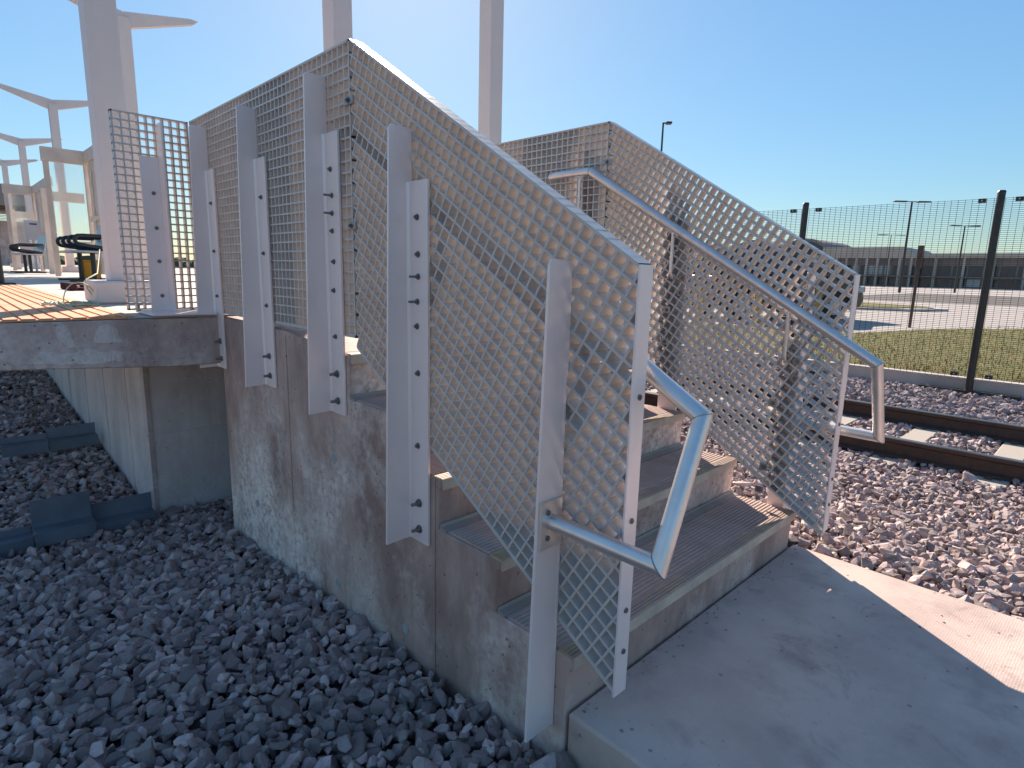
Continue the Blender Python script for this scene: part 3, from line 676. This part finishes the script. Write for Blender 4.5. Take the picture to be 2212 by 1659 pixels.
# buildings
def block(name, label, x0, x1, y0, y1, h, roofh, m, nwin, lit=(), cols=8, gable=False):
    t = thing(name, label, 'building', ((x0+x1)/2, y0, -.13))
    link('wall', B().box(x0, x1, y0, y1, -.13, h-roofh), m, t)
    if gable: link('roof', B().xz([(x0-.5, h-roofh), (x1+.6, h-roofh), (x1-3.5, h), (x0, h)], y0-1.5, y1), 'tan', t)
    else: link('roof', B().box(x0-.3, x1+.3, y0-2, y1, h-roofh, h), 'tan', t)
    dw = (x1-x0)/nwin; me = None
    for fl, (za, zb_) in enumerate(((.35, 2.2), (2.9, (h-roofh)*.62+.9))):
        for k in range(nwin):
            xa = x0+k*dw+.25
            link('window', B().box(xa, xa+dw-.5, y0-.12, y0+.1, za, zb_), 'pane' if (fl, k) in lit else 'glass', t)
    for k in range(cols):
        xa = x0+(x1-x0)*(k+.5)/cols
        link('column', B().box(xa-.28, xa+.28, y0-1.6, y0-1.0, -.13, h-roofh), 'tan', t)
    link('canopy_band', B().box(x0, x1, y0-1.9, y0-.15, 2.45, 2.75), 'tdark', t)
    return t
block('terminal_building', 'low brown terminal with lit upper windows and sloping roof end', -62, -38.9, 184, 210, 10.2, 2.9, 'tdark', 12, ((1, 6), (1, 7), (1, 8), (1, 4)), 9, True)
block('terminal_building', 'long flat roofed terminal with dark glass at the right border', -38.4, 45, 187, 215, 8.5, 1.1, 'tdark', 26, ((1, 13), (1, 14), (0, 3)), 14)
t = block('terminal_building', 'terminal with rounded arched roofs behind the end of the far guard', -135, -62.4, 186, 212, 8.2, 1.2, 'tdark', 22, ((1, 10), (1, 12)), 16)
for cx_, rr, zz in ((-69, 6.0, 7.2), (-84, 8.5, 4.6), (-104, 8.5, 4.2)):
    poly = [(cx_+rr*1.25*math.cos(a), zz+rr*math.sin(a)) for a in [math.pi*i/18 for i in range(19)]]
    link('arched_roof', B().xz(poly, 187.5, 214), 'tdark', t)
    poly = [(cx_+rr*1.1*math.cos(a), zz+.3+rr*.80*math.sin(a)) for a in [math.pi*i/18 for i in range(19)]]
    link('arched_window', B().xz(poly, 187.2, 187.6), 'glass', t)
# canopy building at the far left end of the platform
t = thing('canopy_building', 'dark canopied concrete building at the far left end of the platform', 'building', (-42, 2.5, .93))
link('wall', B().box(-44, -40, 1.2, 3.1, .935, 3.2), 'concedge', t); link('canopy', B().box(-46, -38.5, -1.5, 3.6, 3.9, 4.9), 'tdark', t)
for k in range(5): link('beam', B().box(-46, -38.6, -1.4+k*1.0, -1.25+k*1.0, 3.5, 3.895), 'black', t)
for k in range(9): link('slat', B().box(-39.9, -39.84, 1.3, 3.5, 3.22+k*.075, 3.25+k*.075), 'tan', t)
# far trees
b = B()
for k in range(260):
    a = R(110+75*k/260+random.uniform(-.2, .2)); d = 330+random.uniform(-20, 20); r_ = random.uniform(1.6, 3.4)
    cx_, cy_ = d*math.cos(a), d*math.sin(a)
    bmx = bmesh.new(); bmesh.ops.create_icosphere(bmx, subdivisions=2, radius=1)
    for v in bmx.verts: v.co *= random.uniform(.75, 1.25)
    vs = [(cx_+v.co.x*r_*1.5, cy_+v.co.y*r_*1.5, 1.0+v.co.z*r_) for v in bmx.verts]; fs = [tuple(v.index for v in f.verts) for f in bmx.faces]; bmx.free()
    b.add(vs, fs)
tag(link('far_woodland', b, 'tree', kind='stuff'), 'low dark line of distant trees on the horizon', 'trees')

b = B()
for _ in range(260):
    x = .02+2.6*random.random()**1.3; y = .04+1.52*random.random(); h = .0015+.004*random.random()**3
    if random.random() < .45: x = random.uniform(.0, .05)
    a = random.random()*6.28
    vs = [(x+h*1.4*math.cos(a+q)*random.uniform(.6, 1.3), y+h*1.4*math.sin(a+q)*random.uniform(.6, 1.3), 0.0004) for q in (0, 1.4, 2.9, 4.4)]+[(x, y, h*1.2)]
    b.add(vs, [(0, 1, 4), (1, 2, 4), (2, 3, 4), (3, 0, 4), (3, 2, 1, 0)])
tag(link('grit', b, 'stone', kind='stuff'), 'small dark grit scattered on the concrete pad', 'grit')
# ------------------------------------------------------------------ ballast stones
hulls = []
for k in range(26):
    bm = bmesh.new(); n = 13+k % 6
    asp = np.array([1, rng.uniform(.62, .95), rng.uniform(.45, .75)])
    for i in range(n):
        v = rng.normal(size=3); v /= np.linalg.norm(v); v = np.sign(v)*np.abs(v)**.8; v *= rng.uniform(.82, 1.12)*asp; bm.verts.new(v)
    r_ = bmesh.ops.convex_hull(bm, input=bm.verts)
    bmesh.ops.delete(bm, geom=[g for g in r_['geom_interior'] if isinstance(g, bmesh.types.BMVert)], context='VERTS')
    bmesh.ops.dissolve_limit(bm, angle_limit=R(14), verts=bm.verts, edges=bm.edges)
    bmesh.ops.recalc_face_normals(bm, faces=bm.faces)
    me = bpy.data.meshes.new('stone'); bm.to_mesh(me)
    bm.verts.ensure_lookup_table()
    hulls.append((np.array([v.co[:] for v in bm.verts]), [tuple(v.index for v in f.verts) for f in bm.faces])); bm.free()
def rotm(a, t1, t2):
    ca, sa = np.cos(a), np.sin(a); Rz = np.array([[ca, -sa, 0], [sa, ca, 0], [0, 0, 1]])
    c1, s1 = np.cos(t1), np.sin(t1); Rx = np.array([[1, 0, 0], [0, c1, -s1], [0, s1, c1]])
    c2, s2 = np.cos(t2), np.sin(t2); Ry = np.array([[c2, 0, s2], [0, 1, 0], [-s2, 0, c2]]); return Rz@Rx@Ry
def excluded(x, y):
    e = (x > -.02) & (y > -.018) & (y < 1.615)                       # pad
    e |= (x > -2.6) & (x < 0) & (y > -.012) & (y < 1.572)             # stairs
    e |= (x < -3.3) & (y > -.275) & (y < 3.1)                       # pier
    e |= (x < -2.6) & (y > .2) & (y < 3.6)
    for ry in (4.75, 6.25): e |= (np.abs(y-ry) < .055)
    k = (x+.36)/.73; e |= (np.abs(k-np.round(k))*.73 < .115) & (y > 4.42) & (y < 6.58)
    return e
pts = []
def scatter(x0, x1, y0, y1, sp, size, dz=0.):
    gx = np.arange(x0, x1, sp); gy = np.arange(y0, y1, sp); X, Y = np.meshgrid(gx, gy); X = X.ravel()+rng.uniform(-.45, .45, X.size)*sp; Y = Y.ravel()+rng.uniform(-.45, .45, Y.size)*sp
    s = size*rng.lognormal(0, .27, X.size)
    k = ~excluded(X, Y); X, Y, s = X[k], Y[k], s[k]
    z = zgrav(X, Y)+rng.uniform(-.012, .014, X.size)+dz
    for q in zip(X, Y, z, s): pts.append(q)
scatter(-3.4, .9, -2.0, 0, .037, .0275); scatter(-3.4, .9, -2.0, 0, .056, .0285, .018)
scatter(-10, -3.4, -1.7, -.27, .040, .028); scatter(-10, -3.4, -1.7, -.27, .065, .029, .018)
scatter(-3.4, -2.6, 0, .3, .04, .03); scatter(.9, 3, -3, 0, .06, .035)
scatter(-7, 2.3, 1.55, 4.4, .038, .0265); scatter(-5, 2.2, 1.55, 4.4, .060, .027, .016)
scatter(-8, 2.6, 4.4, 6.9, .05, .031, -.012); scatter(-8, 2.6, 6.9, 8.97, .055, .036); scatter(-6, 1.5, 6.9, 8.95, .08, .036, .02)
P = np.array(pts)
C = np.array([0.9123, -1.1432, 1.2057]); D = P[:, :3]-C
dep = D@np.array(fw); px = 1106+1282.57*(D@np.array(r2))/dep; py = 829.5-1282.57*(D@np.array(u2))/dep
vis = (dep > .2) & (px > 5) & (px < 2207) & (py < 1654) & (py > 0)
big = np.where(vis & (P[:, 1] < 0) & (P[:, 0] < .05), P[:, 3]/np.maximum(dep, .2), 0)
near = set(np.argsort(-big)[:300].tolist())
groups = {}
def stone_mesh(i, q):
    V, F = hulls[i % len(hulls)]
    Rm = rotm(rng.uniform(0, 6.28), rng.normal(0, .6), rng.normal(0, .6))
    return (V*q[3])@Rm.T, F
acc = {'left': [[], [], 0], 'right': [[], [], 0]}
nm = []
for i, q in enumerate(P):
    if i in near:
        if len(nm) < 26:
            V, F = hulls[len(nm)]; me = bpy.data.meshes.new('stone'); me.from_pydata([tuple(v) for v in V], [], F); me.materials.append(M['stone']); nm.append(me)
        o = bpy.data.objects.new('stone', nm[i % len(nm)]); col.objects.link(o); o.parent = bed; o.location = q[:3]; o.scale = (q[3],)*3
        o.rotation_euler = (rng.normal(0, .6), rng.normal(0, .6), rng.uniform(0, 6.28)); continue
    a = acc['right' if q[1] > .8 else 'left']; V, F = stone_mesh(i, q); a[0].append(V+q[:3]); o_ = a[2]; a[1] += [tuple(j+o_ for j in f) for f in F]; a[2] += len(V)
for k, nme, m_, lab in (('left', 'ballast_gravel', 'stone', None), ('right', 'ballast_gravel', 'stone', None)):
    me = bpy.data.meshes.new(nme); me.from_pydata([tuple(v) for v in np.concatenate(acc[k][0])], [], acc[k][1]); me.materials.append(M[m_])
    o = bpy.data.objects.new(nme, me); col.objects.link(o); o['kind'] = 'stuff'
    tag(o, 'shaded purple grey ballast stones on the camera side of the stairs' if k == 'left' else 'sunlit pinkish ballast stones around the railway track', 'gravel')
print('stones', len(P), 'polys', sum(len(o.data.polygons) for o in sc.objects if o.type == 'MESH'))
